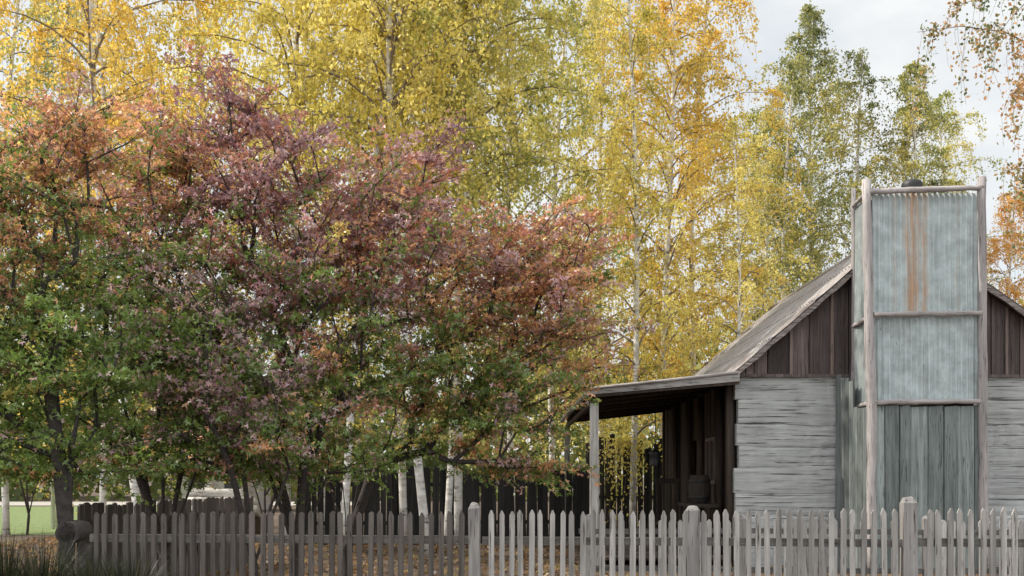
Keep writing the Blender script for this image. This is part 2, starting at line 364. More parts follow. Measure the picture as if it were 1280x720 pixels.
def maple_tree(name, px, D, blobs, npts, nl, label, cat='maple tree', stems=4, size=.05, spread=.36, bark='bark', forkz=1.1, tr=1.0, thick=.0054):
    base = np.array((X(px, D), D, 0.0)); root = empty(name, tuple(base), label, cat)
    vol = np.array([b[2]*b[3] for b in blobs], float); vol /= vol.sum()
    pts = []
    for b, w in zip(blobs, vol):
        bx, by, rx, ry = b[:4]; dd = D+(b[4] if len(b) > 4 else 0); c = np.array(P(bx, by, dd)); sc = dd/F
        rr = np.array((rx*sc, (rx+ry)*.5*sc*.85, ry*sc)); n = int(npts*w)+1
        q = rng.normal(size=(n, 3)); q /= np.linalg.norm(q, axis=1)[:, None]; q *= (rng.uniform(.05, 1.2, n)**.45)[:, None]
        pts.append(c+q*rr)
    pts = np.concatenate(pts); pts[:, 2] = np.maximum(pts[:, 2], 1.5+rng.uniform(0, .25, len(pts)))
    nodes = [base, base+np.array((U(-.04, .04), U(-.03, .03), forkz*.5))]; par = [-1, 0]; path = [0, forkz*.5]
    for s in range(stems):
        a = s*6.28/stems+U(-.4, .4); nodes.append(base+np.array((math.cos(a)*.17*tr, math.sin(a)*.15*tr, forkz+U(-.15, .15)))); par.append(1); path.append(forkz)
        i = len(nodes)-1
        nodes.append(nodes[i]+np.array((math.cos(a)*.24*tr, math.sin(a)*.2*tr, .65))); par.append(i); path.append(forkz+.7)
    order = np.argsort(np.linalg.norm(pts-nodes[1], axis=1)); tips = []; tdir = np.zeros_like(pts)
    for oi in order:
        p = pts[oi]; N = np.array(nodes[2:]); d = np.linalg.norm(N-p, axis=1)
        cost = d+.32*np.array(path[2:])+1.1*np.maximum(0, N[:, 2]-p[2]+.1)
        j = int(np.argmin(cost))+2; L = np.linalg.norm(p-nodes[j]); k = max(1, int(L/.38)); prev = j; a = nodes[j]
        tdir[oi] = (p-a)/(L+1e-6)
        for s in range(1, k+1):
            t = s/k; q = a+(p-a)*t
            if s < k: q = q+rng.normal(size=3)*.05+np.array((0, 0, .12*math.sin(t*3.14)*L))
            nodes.append(q); par.append(prev); path.append(path[prev]+np.linalg.norm(q-nodes[prev])); prev = len(nodes)-1
        tips.append(prev)
    cnt = np.zeros(len(nodes))
    for t in tips: cnt[t] += 1
    for i in range(len(nodes)-1, 0, -1): cnt[par[i]] += cnt[i]
    rad = thick*np.maximum(cnt, 1)**.47+.002
    tm = MB(); bm_ = MB()
    for i in range(1, len(nodes)):
        ra = rad[par[i]] if par[i] > 1 or i < 2 else rad[i]*1.15
        ra = min(ra, rad[i]*1.5); big = cnt[i] > npts*.09
        (tm if big else bm_).tube([nodes[par[i]], nodes[i]], [ra, rad[i]], 8 if big else 4, 0, caps=False)
    part('trunk', tm, M[bark], root); 
    T = pts; n = len(T); w = np.zeros((n, 6))
    sx = 640+T[:, 0]/D*F; sy = HY-(T[:, 2]-CH)/D*F
    for zx, zy, a, b, wt in ZN:
        g = np.exp(-((sx-zx)/a)**2-((sy-zy)/b)**2)+1e-6; w += g[:, None]*np.array(wt)[None, :]
    w = w**1.2; w /= w.sum(1)[:, None]
    out = []; cols = []
    for i in range(n):
        m_ = int(nl*U(.3, 1.6)); ci = rng.choice(6, p=w[i]); mixp = rng.uniform(size=m_) < .62
        cid = np.where(mixp, ci, rng.choice(6, size=m_, p=w[i]))
        col = PAL[cid]*U(.75, 1.22)*rng.uniform(.7, 1.3, (m_, 1))*rng.uniform(.92, 1.08, (m_, 3))
        td = tdir[i]; az = math.atan2(td[1], td[0])+U(-.5, .5); sp = spread*U(.7, 1.5)
        up = np.clip(td[2], -.2, .9)*.9+U(-.3, .2)
        lx = rng.uniform(-1.1, 1.6, m_)*sp; wy = sp*.36*(1.15-np.abs(lx/sp-.1)*.5)
        ly = rng.normal(size=m_)*wy; lz = rng.normal(size=m_)*.03+lx*up-(lx**2)*.28-ly**2*.6
        ca, sa = math.cos(az), math.sin(az)
        o = np.stack([lx*ca-ly*sa, lx*sa+ly*ca, lz], 1)
        for q in range(3):
            e = T[i]+np.array((ca*sp*1.3-sa*U(-.3,.3)*sp, sa*sp*1.3+ca*U(-.3,.3)*sp, 1.3*sp*up-.2*sp*sp))
            bm_.tube([T[i]+(e-T[i])*(-.1*q), e+rng.normal(size=3)*.08], [.005, .002], 3, 0, caps=False)
        out.append(T[i]+o); cols.append(col)
    part('branches', bm_, M[bark], root)
    V, Fc, cc = maple_leaves(np.concatenate(out)-base, size, np.clip(np.concatenate(cols), 0, .9))
    part('crown', mesh_np('crown', V, Fc, cc), M['mleaf'], root)
    return root
M['left_bark'] = plain('left_dark_bark', (.05,.042,.038), .9, 18, .5)  # dark bark of the leftmost maple, the stump and the hollow log
maple_tree('maple_tree', 372, 13, [(320,200,90,85,0), (420,255,115,80,.3), (300,330,95,85,-.5), (420,390,120,100,-.3), (500,320,85,85,.4), (390,500,110,55,-.3), (300,140,45,50,.3), (515,200,45,45,.4), (380,570,120,30,-.2)],
    310, 145, 'large purple maple with spreading crown in the left centre', stems=5)
maple_tree('maple_tree', 436, 14.2, [(600,350,95,75,.2), (675,380,60,85,0), (560,450,95,75,-.4), (640,500,75,55,-.5), (560,550,80,40,0), (705,310,50,50,.2), (710,440,45,60,0), (650,575,75,22,0)],
    235, 145, 'maple with salmon and orange leaves reaching right toward the verandah', stems=4)
maple_tree('maple_tree', 318, 11.8, [(270,450,75,70,0), (330,520,75,50,-.2), (230,400,60,55,0), (250,555,75,40,.2)],
    100, 145, 'smaller pink and green maple with thin stems before the purple maple', stems=3)
maple_tree('maple_tree', 205, 12.6, [(190,250,85,75,.4), (130,330,95,80,0), (180,430,95,80,-.3), (150,530,100,50,0), (215,185,40,45,.5), (230,578,110,22,.3)],
    220, 145, 'green maple with pinkish lower sprays left of the purple maple', stems=4)
maple_tree('maple_tree', 80, 10.6, [(70,220,85,65,.5), (0,300,95,85,0), (-30,420,105,90,0), (70,450,90,80,-.1), (30,550,110,45,0), (110,175,60,40,.6), (-60,220,80,70,0), (40,588,100,14,0)],
    240, 145, 'leftmost maple with rust red top and dark green lower leaves', stems=3, bark='left_bark', forkz=1.9, tr=.5, size=.045, spread=.34, thick=.0066)
maple_tree('small_tree', 34, 27, [(20,520,60,50,0), (60,560,40,30,0), (-20,560,60,40,0)], 50, 60, 'thin dark trunked green tree on the far left lawn', 'tree', stems=3, size=.10, spread=.6)
maple_tree('small_tree', 330, 21, [(350,560,60,35,0), (330,515,50,30,0), (390,560,40,30,0)], 70, 70, 'low dark green tree under the maples, right of the pale log stack', 'tree', stems=3, size=.08, spread=.5)

# ------------------------------------------------------------ ground, lawn, path, litter
def sheet(name, pts, z, mat, res=None):
    mb = MB(); mb.poly([(x, y, z) for x, y in pts], [tuple(range(len(pts)))])
    return tag(part(name, mb, mat), kind='structure')
m, nt, b = newmat('ground_soil')
n1 = noise(nt, .35, detail=6); n2 = noise(nt, 14, detail=8, rough=.75)
r1 = ramp(nt, [(.35, (.07,.053,.04)), (.55, (.13,.095,.07)), (.7, (.11,.10,.055))], n1.outputs[0])
r2 = ramp(nt, [(.35, (.4,.4,.4)), (.6, (1.3,1.2,1.1))], n2.outputs[0])
nt.links.new(mixc(nt, 1., r1.outputs[0], r2.outputs[0], 'MULTIPLY'), b.inputs['Base Color']); b.inputs['Roughness'].default_value = .95
bump(nt, b, n2.outputs[0], .8, .05); M['ground'] = m
sheet('ground', [(-900,-300), (900,-300), (900,1500), (-900,1500)], 0, M['ground'])
M['lawn'] = plain('lawn_grass', (.15,.20,.065), .9, 5, .45); M['pathm'] = plain('pale_gravel', (.40,.37,.33), .9, 9, .2)
sheet('lawn', [(-34,27), (-11,27), (-13,52), (-45,52)], .006, M['lawn'])
sheet('path', [(-60,54), (-8,54), (-8,62), (-60,62)], .006, M['pathm'])
n = 14000
C = np.stack([rng.uniform(-12, 12, n), 9.2+rng.uniform(0, 1, n)**.8*17, rng.uniform(.012, .04, n)], 1)
C = C[~((C[:, 0] > 1.2) & (C[:, 1] > 17.2) & (C[:, 0] < 11))]
lp = np.array([(.34,.20,.10), (.38,.28,.13), (.21,.13,.08), (.16,.12,.09)])
cl = lp[rng.integers(0, 4, len(C))]*rng.uniform(.6, 1.3, (len(C), 1))
V, Fc, cc = maple_leaves(C, .09, cl)
tag(part('fallen_leaves', mesh_np('fallen_leaves', V, Fc, cc), M['litter']), 'orange and brown fallen leaves scattered over the bare ground behind the pickets', 'fallen leaves', kind='stuff')
n = 36000
x = rng.uniform(-75, 75, n); y = rng.uniform(62, 80, n)
top = 8.5+2.2*np.sin(x*.21)+1.4*np.sin(x*.53+1)+1.0*np.sin(x*1.3+2)+.06*np.abs(x)
C = np.stack([x, y, rng.uniform(0, 1, n)**.8*top], 1); C += rng.normal(size=C.shape)*.3
V, Fc = rhomb(C, .75, .42, .2, 0)
tag(part('distant_wood', mesh_np('distant_wood', V, Fc, clump(C, 4, .35)), BL['far']), 'distant green and yellow wood closing the view behind the birches', 'woodland', kind='stuff')

# ------------------------------------------------------------ picket fences
class Fence:
    def __init__(s, pxa, Da, pxb, Db, label):
        s.A = np.array((X(pxa, Da), Da)); s.B = np.array((X(pxb, Db), Db)); s.L = np.linalg.norm(s.B-s.A); s.d = (s.B-s.A)/s.L
        s.ang = math.atan2(s.d[1], s.d[0]); s.e = empty('picket_fence', (s.A[0], s.A[1], 0), label, 'fence')
    def upx(s, px):
        k = (px-640)/F; return (k*s.A[1]-s.A[0])/(s.d[0]-k*s.d[1])
    def at(s, u, off=0): return (s.A[0]+s.d[0]*u-s.d[1]*off, s.A[1]+s.d[1]*u+s.d[0]*off)
    def post(s, px, h, w, mat):
        mb = MB(); x, y = s.at(s.upx(px), .03); pts = []; c, sn = s.d
        lx, ly = U(-.012, .012), U(-.01, .01)
        for zz, k in ((0, 1), (h*.35, 1.02), (h*.7, .98), (h-.05, .97), (h-.012, .62), (h, .3)):
            for a, b in ((-1,-1),(1,-1),(1,1),(-1,1)):
                dx, dy = a*w/2*k*U(.95, 1.05), b*w/2*k*U(.95, 1.05)
                pts.append((x+dx*c-dy*sn+lx*zz, y+dx*sn+dy*c+ly*zz, zz+(U(-.008,.008) if zz else 0)))
        f = [(l*4+i, l*4+(i+1) % 4, l*4+4+(i+1) % 4, l*4+4+i) for l in range(5) for i in range(4)]+[(20,21,22,23)]
        mb.poly(pts, f); part('post', mb, mat, s.e)
    def pickets(s, pu, hfun, step, wr, matf, pk0):
        u = 0.02
        while u < s.L:
            if not pu or min(abs(u-q) for q in pu) > .078:
                h = hfun(u)+U(-.011, .010); w = U(*wr); t = .018; tl = U(-.012, .012)
                x, y = s.at(u, -.012+U(-.004, .004)); c, sn = s.d; pk = pk0(u); mb = MB(); pts = []
                cx_ = U(-.005, .005)
                prof = [(-w/2*U(.92,1.06), 0), (w/2*U(.92,1.06), 0), (w/2*U(.9,1.05), h*.5), (w/2*U(.94,1.02), h-pk), (cx_+U(.004,.008), h-U(0,.006)), (cx_-U(.004,.008), h), (-w/2*U(.94,1.02), h-pk*U(.75,1.15)), (-w/2*U(.9,1.05), h*.45)]
                for o in (-t/2, t/2):
                    for a, z in prof: pts.append((x+a*c-o*sn+tl*z, y+a*sn+o*c, z))
                k = 8; f = [tuple(range(k)), tuple(reversed(range(k, 2*k)))]+[(i, k+i, k+(i+1) % k, (i+1) % k) for i in range(k)]
                mb.poly(pts, f); part('picket', mb, matf(u), s.e)
            u += U(*step)
    def rails(s, pu, zs, mat):
        ends = [0]+pu+[s.L]
        for z in zs:
            for i in range(len(ends)-1):
                mb = MB(); a = s.at(ends[i]+(.06 if i else -.05), .03); b2 = s.at(ends[i+1]-.06, .03)
                mb.bar((*a, z+U(-.01,.01)), (*b2, z+U(-.01,.01)), .04, .07); part('rail', mb, mat, s.e)
fe = Fence(118, 9.0, 1320, 8.42, 'weathered grey picket fence with pointed pickets running across the foreground')
for px, h, w in ((594, 1.365, .10), (868, 1.345, .115), (1138, 1.42, .12)): fe.post(px, h, w, M['post'])
pu = [fe.upx(p) for p in (594, 868, 1138)]
us = pu[0]
fe.pickets(pu, lambda u: 1.265+.065*u/fe.L, (.086, .092), (.044, .051), lambda u: M['picket_shaded'] if u < us-.1 else M['picket'], lambda u: U(.034, .052) if u > 2.6 else U(.012, .03))
fe.rails(pu, (1.03, .42), M['rail'])
f2 = Fence(728, 13.4, 1330, 13.0, 'second paler picket fence close in front of the cabin, seen between foreground pickets')
p2 = [f2.upx(p) for p in (735, 930, 1160)]
for p in (735, 930, 1160): f2.post(p, 1.08, .10, M['post'])
f2.pickets(p2, lambda u: 1.02, (.12, .135), (.06, .07), lambda u: M['picket_pale'], lambda u: U(.03, .045))
f2.rails(p2, (.86, .35), M['rail'])

# ------------------------------------------------------------ paling fences
def paling_fence(name, p, q, hf, w, gap, mat, label, post_every=2.4, rail_z=(.4, 1.0), jt=.03):
    p = np.array(p, float); q = np.array(q, float); L = np.linalg.norm(q-p); d = (q-p)/L
    o = empty(name, (p[0], p[1], 0), label, 'fence'); u = 0
    while u < L:
        ww = w*U(.75, 1.25); h = hf(u/L)+U(-jt, jt); c = p+d*(u+ww/2); mb = MB(); t = .03
        s = U(-.02, .02)*h; pts = []
        for oo in (-t/2, t/2):
            for a, z in ((-ww/2, 0), (ww/2, 0), (ww/2+s, h-U(0,.04)), (s, h), (-ww/2+s, h-U(0,.05))):
                pts.append((c[0]+d[0]*a-d[1]*oo, c[1]+d[1]*a+d[0]*oo, z))
        mb.poly(pts, [(0,1,2,3,4), (9,8,7,6,5)]+[(i, 5+i, 5+(i+1) % 5, (i+1) % 5) for i in range(5)])
        part('paling', mb, mat, o); u += ww+gap*U(.3, 1.7)
    for z in rail_z:
        mb = MB(); nn = np.array((-d[1], d[0]))*.05; mb.bar((p[0]+nn[0], p[1]+nn[1], z), (q[0]+nn[0], q[1]+nn[1], z), .05, .09); part('rail', mb, mat, o)
    k = int(L/post_every)+1
    for i in range(k+1):
        c = p+d*L*i/k+np.array((-d[1], d[0]))*.13; mb = MB(); mb.tube([(c[0], c[1], 0), (c[0], c[1], hf(i/k)*.98)], .06, 8, .08); part('post', mb, mat, o)
    return o
paling_fence('paling_fence', (X(98, 12.5), 12.5), (X(315, 18), 18), lambda t: 1.24, .12, .04, M['picket_shaded'], 'low grey paling fence receding under the left maples', rail_z=(.5, 1.0))
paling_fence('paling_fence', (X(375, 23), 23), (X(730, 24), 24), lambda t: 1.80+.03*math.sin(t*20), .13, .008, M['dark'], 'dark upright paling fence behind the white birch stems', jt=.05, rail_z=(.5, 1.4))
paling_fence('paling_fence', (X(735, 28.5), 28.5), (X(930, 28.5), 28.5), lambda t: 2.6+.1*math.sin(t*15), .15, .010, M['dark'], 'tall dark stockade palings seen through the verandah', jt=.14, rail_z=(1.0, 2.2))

# ------------------------------------------------------------ the cabin
D0 = 17.5; L0 = 8.6
wx0, wx1 = X(921, D0), 9.95; wz = Z(471, D0); pkx, pkz = X(1122, D0), Z(287, D0)
ho = empty('log_cabin', (wx0, D0, 0), 'weathered log cabin with dark board gable, side verandah and tall iron chimney', 'cabin')
def slab_log(mb, x0, x1, y, z0, z1, dep, seg, wob0, wob1, j=.008):
    prof = [(-1, .06), (-1.06, .18), (-1.07, .5), (-1.06, .85), (-1, .95), (1, .95), (1, .06)]; k = len(prof); n0 = len(mb.v)
    for i in range(seg+1):
        x = x0+(x1-x0)*i/seg; a = z0+wob0[i]+.003; b = z1+wob1[i]-.003; dy = U(-j, j)
        for (yy, t) in prof:
            tt = {.06: 0, .95: 1}.get(t, t)
            inn = .006 if t in (.06, .95) and yy < 0 else 0
            mb.v.append((x, y+yy*dep/2+inn+(dy+U(-.003,.003))*(yy < 0), a+(b-a)*tt))
    for i in range(seg):
        for a in range(k):
            b = (a+1) % k; mb.f.append((n0+i*k+a, n0+(i+1)*k+a, n0+(i+1)*k+b, n0+i*k+b)); mb.sm.append(False)
    mb.f.append(tuple(n0+a for a in range(k))); mb.f.append(tuple(n0+seg*k+a for a in reversed(range(k)))); mb.sm += [False, False]
mb = MB(); z = 0.0; nlg = 8; hs = [U(.8, 1.25) for _ in range(nlg)]; sc = wz/sum(hs); SEG = 60
wob = []
for q in range(nlg+1):
    p1, p2_ = U(0, 9), U(0, 9); wob.append([0 if q in (0, nlg) else .022*math.sin(p1+i*.15)+.008*math.sin(p2_+i*.6)+U(-.004,.004) for i in range(SEG+1)])
for q, h in enumerate(hs):
    hh = h*sc; slab_log(mb, wx0+U(-.07, .03), wx1, D0+.02+U(-.010, .010), z, z+hh, .16, SEG, wob[q], wob[q+1]); z += hh
part('log_wall', mb, M['log'], ho)
mb = MB(); mb.box(((wx0+wx1)/2+.05, D0+.13, wz/2), (wx1-wx0-.3, .06, wz-.05)); part('chinking', mb, M['chink'], ho)
mb = MB(); mb.prism([(wx0+.1, wz-.02), (wx1-.1, wz-.02), (pkx, pkz-.2)], D0+.17, D0+.21); part('gable_backing', mb, M['under'], ho)
mb = MB(); mb.tube([(wx0-.10, D0+.12, 0), (wx0-.09, D0+.11, 1.6), (wx0-.105, D0+.12, wz-.02)], .075, 9, .08); part('corner_post', mb, M['brown'], ho)
slL = (pkz-wz)/(pkx-wx0+.12); slR = (pkz-3.62)/(10.1-pkx)
def rz(x): return pkz-(pkx-x)*slL if x < pkx else pkz-(x-pkx)*slR
g1, g2 = MB(), MB(); x = wx0-.05; i = 0; battens = []
while x < wx1:
    w = U(.24, .42) if i > 2 else U(.16, .22); x2 = min(x+w-.018, wx1); zb = wz+.015+U(-.03, .02); y = D0-.04+U(-.015, .015)
    if rz(x)-zb > .02 or rz(x2)-zb > .02:
        zt1, zt2 = max(rz(x)-.05, zb+.01), max(rz(x2)-.05, zb+.01)
        poly = [(x, zb), (x2, zb), (x2, zt2)]+([(pkx, pkz-.05)] if x < pkx < x2 else [])+[(x, zt1)]
        (g2 if i < 3 else g1).prism(poly, y-.012, y+.012)
        if i % 2 == 1:
            bt = MB(); bt.prism([(x2-.02, zb), (x2+.03, zb), (x2+.03, max(rz(x2+.03)-.06, zb+.01)), (x2-.02, max(rz(x2-.02)-.06, zb+.01))], y-.045, y-.014); battens.append(bt)
    x += w; i += 1
part('gable_boards', g1, M['gable'], ho); tag(part('gable_boards', g2, M['gable_red'], ho), 'reddish gable boards at the low left corner')
for bt in battens: part('batten', bt, M['gable_red'], ho)
mb = MB(); mb.bar((wx0-.02, D0-.115, wz+.01), (wx1, D0-.115, wz+.0), .05, .05); part('wall_plate', mb, M['gable'], ho)
def corr(p00, p10, p01, nu, nv, pitch, amp):
    p00, p10, p01 = map(lambda a: np.array(a, float), (p00, p10, p01)); eu, ev = p10-p00, p01-p00
    nrm = np.cross(eu, ev); nrm /= np.linalg.norm(nrm); Lu = np.linalg.norm(eu)
    s = np.linspace(0, 1, nu+1); t = np.linspace(0, 1, nv+1); S, T = np.meshgrid(s, t, indexing='ij')
    V = p00+S[..., None]*eu+T[..., None]*ev+(np.sin(S*Lu/pitch*2*np.pi)*amp+.008*np.sin(T*5+S*3))[..., None]*nrm
    idx = np.arange((nu+1)*(nv+1)).reshape(nu+1, nv+1)
    Fc = np.stack([idx[:-1, :-1], idx[1:, :-1], idx[1:, 1:], idx[:-1, 1:]], -1).reshape(-1, 4)
    return V.reshape(-1, 3), Fc, np.stack([S, T], -1).reshape(-1, 2)
def corr_part(name, mat, parent, *a):
    V, Fc, UV = corr(*a); me = mesh_np(name, V-wl(parent), Fc, smooth=True)
    l = me.uv_layers.new(name='UVMap'); l.data.foreach_set('uv', UV[Fc.ravel()].astype(np.float32).ravel())
    return part(name, me, mat, parent)
ex, ez = wx0-.2, rz(wx0-.2)
yf, yb = D0-.28, D0+L0
roof = None
for q in range(4):
    t0, t1 = q/4-.01*(q > 0), (q+1)/4
    a = (ex+(pkx-ex)*t0, ez+(pkz-ez)*t0); b2 = (ex+(pkx-ex)*t1, ez+(pkz-ez)*t1); h = .03
    o = corr_part('roof', M['roof'], ho, (a[0], yf, a[1]+h+.035), (a[0], yb, a[1]+h+.035), (b2[0], yf, b2[1]+h), 300, 5, .17, .026)
    roof = roof or o
corr_part('roof', M['roof'], ho, (pkx, yf, pkz+.03), (pkx, yb, pkz+.03), (10.4, yf, rz(10.4)+.03), 300, 8, .14, .02)
mb = MB(); mb.tube([(pkx, yf-.03, pkz+.03), (pkx, yb, pkz+.03)], .07, 8, 0); part('ridge_cap', mb, M['roof'], roof)
mb2 = MB()
def barge2(mb, x0, z0, x1, z1, h=.10):
    n = 24; k0 = len(mb.v)
    for y in (yf, yf+.035):
        for i in range(n+1):
            t = i/n; x, z = x0+(x1-x0)*t, z0+(z1-z0)*t; mb.v.append((x, y, z-h+.012*math.sin(i*1.7+x0))); mb.v.append((x, y, z+.006*math.sin(i*2.9)))
    m2 = 2*(n+1)
    for i in range(n):
        a = k0+2*i
        for f in ((a, a+2, a+3, a+1), (a+m2, a+m2+1, a+m2+3, a+m2+2), (a+1, a+3, a+3+m2, a+1+m2), (a, a+m2, a+m2+2, a+2)): mb.f.append(f); mb.sm.append(False)
    for a, r_ in ((k0, 0), (k0+2*n, 1)): mb.f.append((a, a+1, a+1+m2, a+m2)); mb.sm.append(False)
barge2(mb2, ex-.03, ez, pkx-.002, pkz+.0); barge2(mb2, pkx+.002, pkz, 10.4, rz(10.4)); part('bargeboard', mb2, M['barge'], roof)
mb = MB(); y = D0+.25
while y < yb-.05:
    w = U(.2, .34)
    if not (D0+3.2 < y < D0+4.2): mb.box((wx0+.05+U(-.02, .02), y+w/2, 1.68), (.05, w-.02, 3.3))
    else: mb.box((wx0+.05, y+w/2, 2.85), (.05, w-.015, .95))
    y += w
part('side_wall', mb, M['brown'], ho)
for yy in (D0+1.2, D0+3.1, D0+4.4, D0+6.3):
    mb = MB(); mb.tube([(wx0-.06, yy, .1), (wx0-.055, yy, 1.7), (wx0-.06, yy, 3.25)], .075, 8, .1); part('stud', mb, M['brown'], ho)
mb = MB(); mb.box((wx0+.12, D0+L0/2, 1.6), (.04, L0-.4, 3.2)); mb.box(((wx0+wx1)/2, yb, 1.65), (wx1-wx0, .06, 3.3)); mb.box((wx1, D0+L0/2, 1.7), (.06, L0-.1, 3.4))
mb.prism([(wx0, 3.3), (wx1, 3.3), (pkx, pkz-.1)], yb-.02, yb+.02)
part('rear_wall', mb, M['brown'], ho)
mb = MB()
for k in range(4): mb.box((wx0+.08, D0+3.4+k*.22, 1.17), (.035, .21, 2.3))
dr_ = part('door', mb, M['under'], ho); mb = MB(); mb.tube([(wx0+.03, D0+3.5, 1.1), (wx0+.03, D0+3.5, 1.25)], .012, 6); part('handle', mb, M['black'], dr_)
wn = MB(); wn.box((wx0+.0, D0+2.1, 1.9), (.05, .8, .8)); wn_ = part('window', wn, M['black'], ho)
wf = MB()
for dy, dz, a, b2 in ((-.42, 0, .07, .9), (.42, 0, .07, .9), (0, .42, .9, .07), (0, -.42, .9, .07), (0, 0, .05, .8)): wf.box((wx0-.035, D0+2.1+dy, 1.9+dz), (.04+.004*(dy == 0), a, b2))
part('frame', wf, M['gable_red'], wn_)
# verandah
vx, vz = X(737, D0), Z(490, D0); ix, iz = wx0-.04, Z(470, D0)
vr = MB(); vr.prism([(vx, vz-.03), (ix, iz-.03), (ix, iz), (vx, vz)], yf, yb)
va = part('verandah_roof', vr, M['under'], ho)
for k in range(8):
    yy = yf+.25+k*(L0-.1)/7.2; mb = MB(); mb.tube([(vx+.06, yy, vz-.08), (ix, yy, iz-.08)], .038, 7, .06); part('rafter', mb, M['brown'], va)
mb = MB()
mb.prism([(vx-.03, vz-.075), (ix+.02, iz-.12), (ix+.02, iz+.015), (vx-.03, vz+.02)], yf-.035, yf-.002); tag(part('fascia', mb, M['edge'], va), 'pale weathered front fascia')
mb = MB(); mb.prism([(vx-.0, vz-.115), (ix+.02, iz-.17), (ix+.02, iz-.12), (vx, vz-.075)], yf-.012, yf+.03); part('under_fascia', mb, M['brown'], va)
mb = MB(); mb.tube([(vx-.06, yf-.05, vz-.04), (vx-.06, yb, vz-.04)], .052, 8, .02); part('gutter', mb, M['edge'], va)
mb = MB(); mb.tube([(vx-.02, yf-.05, vz+.035), ((vx+ix)/2, yf-.05, (vz+iz)/2+.03), (ix-.02, yf-.05, iz+.03)], .026, 8, .1); part('edge_pole', mb, M['polex'], va)
mb = MB(); mb.tube([(vx+.08, yf+.1, vz-.17), (vx+.08, yb-.1, vz-.17)], .055, 8, .05); part('beam', mb, M['brown'], va)
for yy in (D0-.1, D0+L0-.2):
    mb = MB(); xx = X(742, D0); mb.box((xx, yy, (vz-.2)/2), (.145, .14, vz-.2), .008); part('verandah_post', mb, M['picket_pale'], ho)
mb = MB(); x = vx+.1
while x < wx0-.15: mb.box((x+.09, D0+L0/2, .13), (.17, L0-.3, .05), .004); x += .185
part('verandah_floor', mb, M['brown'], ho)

# chimney
Dc = 16.35
def cx(px): return X(px, Dc)
def cz(py): return Z(py, Dc)
ch = MB(); xl, xr = cx(1092), cx(1222)
ch.box(((xl+xr)/2, (Dc+D0)/2+.02, cz(245)/2), (xr-xl-.06, D0-Dc-.1, cz(245)-.02))
chim = part('chimney', ch, M['under'], ho)
def pole(pts, r, name, mat, lab=None, j=.10, taper=.9):
    mb = MB(); n = 16; P0 = [np.array(p, float) for p in pts]; out = []
    for i in range(n+1):
        t = i/n*(len(P0)-1); a = min(int(t), len(P0)-2); q = P0[a]+(P0[a+1]-P0[a])*(t-a)
        out.append(q+np.array((U(-.012, .012), U(-.01, .01), U(-.008, .008))))
    mb.tube(out, [r*(1+U(-.09, .09))*(1-(1-taper)*i/n) for i in range(n+1)], 10, j*.5); return part(name, mb, mat, chim)
pole([(cx(1089), Dc-.04, 0), (cx(1088), Dc-.04, 3), (cx(1082), Dc-.04, cz(226))], .085, 'chimney_post', M['pole'])
pole([(cx(1229), Dc-.04, 0), (cx(1227), Dc-.04, 3), (cx(1225), Dc-.04, cz(223))], .078, 'chimney_post', M['pole'])
pole([(X(1069, D0-.25)-.02, D0-.25, 0), (X(1067, D0-.25), D0-.25, Z(236, D0-.25))], .05, 'chimney_post', M['pole'])
pole([(cx(1083), Dc-.07, cz(241)), (cx(1226), Dc-.07, cz(236))], .05, 'chimney_rail', M['polex'])
pole([(cx(1090), Dc-.07, cz(394)), (cx(1226), Dc-.07, cz(392))], .045, 'chimney_rail', M['polex'])
pole([(cx(1092), Dc-.06, cz(503)), (cx(1226), Dc-.07, cz(502))], .045, 'chimney_rail', M['polex'])
sxb = X(1067, D0-.25)
for py in (240, 398, 505):
    zz = cz(py); pole([(cx(1084), Dc+.0, zz), (sxb-.01, D0-.22, zz+.0)], .036, 'chimney_rail', M['polex'])
pole([(sxb, D0-.2, cz(238)), (cx(1226), D0-.2, cz(236))], .05, 'chimney_rail', M['polex'])
def sheetc(name, mat, x0, x1, z0, z1, y): return corr_part(name, mat, chim, (x0, y, z0), (x1, y, z0), (x0, y, z1), int((x1-x0)/.09*10), 12, .09, .018)
xm = cx(1160)
sheetc('iron_sheet', M['iron_streak'], xl-.02, xr+.02, cz(391), cz(241), Dc+.02)
sheetc('iron_sheet', M['iron'], xl-.02, xm+.05, cz(502), cz(393), Dc+.045)
sheetc('iron_sheet', M['iron'], xm, xr+.02, cz(503), cz(394), Dc+.02)
corr_part('iron_sheet', M['iron_side_shaded'], chim, (sxb+.015, D0-.2, cz(503)), (cx(1088), Dc+.03, cz(503)), (sxb+.015, D0-.2, cz(243)), 120, 12, .09, .014)
corr_part('iron_sheet', M['iron_side_shaded'], chim, (xr+.03, Dc+.03, cz(503)), (xr+.03, D0-.2, cz(503)), (xr+.03, Dc+.03, cz(243)), 120, 12, .09, .014)
mb = MB(); x = xl-.02
for w in (.20, .24, .17, .30, .26, .22, .28, .2):
    x2 = min(x+w, xr+.02)
    if x2-x < .05: break
    y = Dc+.0+U(-.02, .02); mb.prism([(x+.002, 0), (x2-.006, 0), (x2-U(.003,.010), 1.4), (x2-U(.003,.012), cz(507)+U(-.03,.02)), (x+U(.002,.008), cz(507)+U(-.03,.02)), (x+U(.002,.008), 1.2)], y-.02, y+.02); x = x2
part('timber_slabs', mb, M['slab'], chim)
M['slab_side_shaded'] = wood('shaded_side_slab_wood', (.05,.058,.056), (.115,.13,.126), (.20,.22,.213), 'z', .7)  # darker copy of the chimney slab wood, side shade put into its colour
mb = MB(); nb = 7; ztop = Z(472, D0)
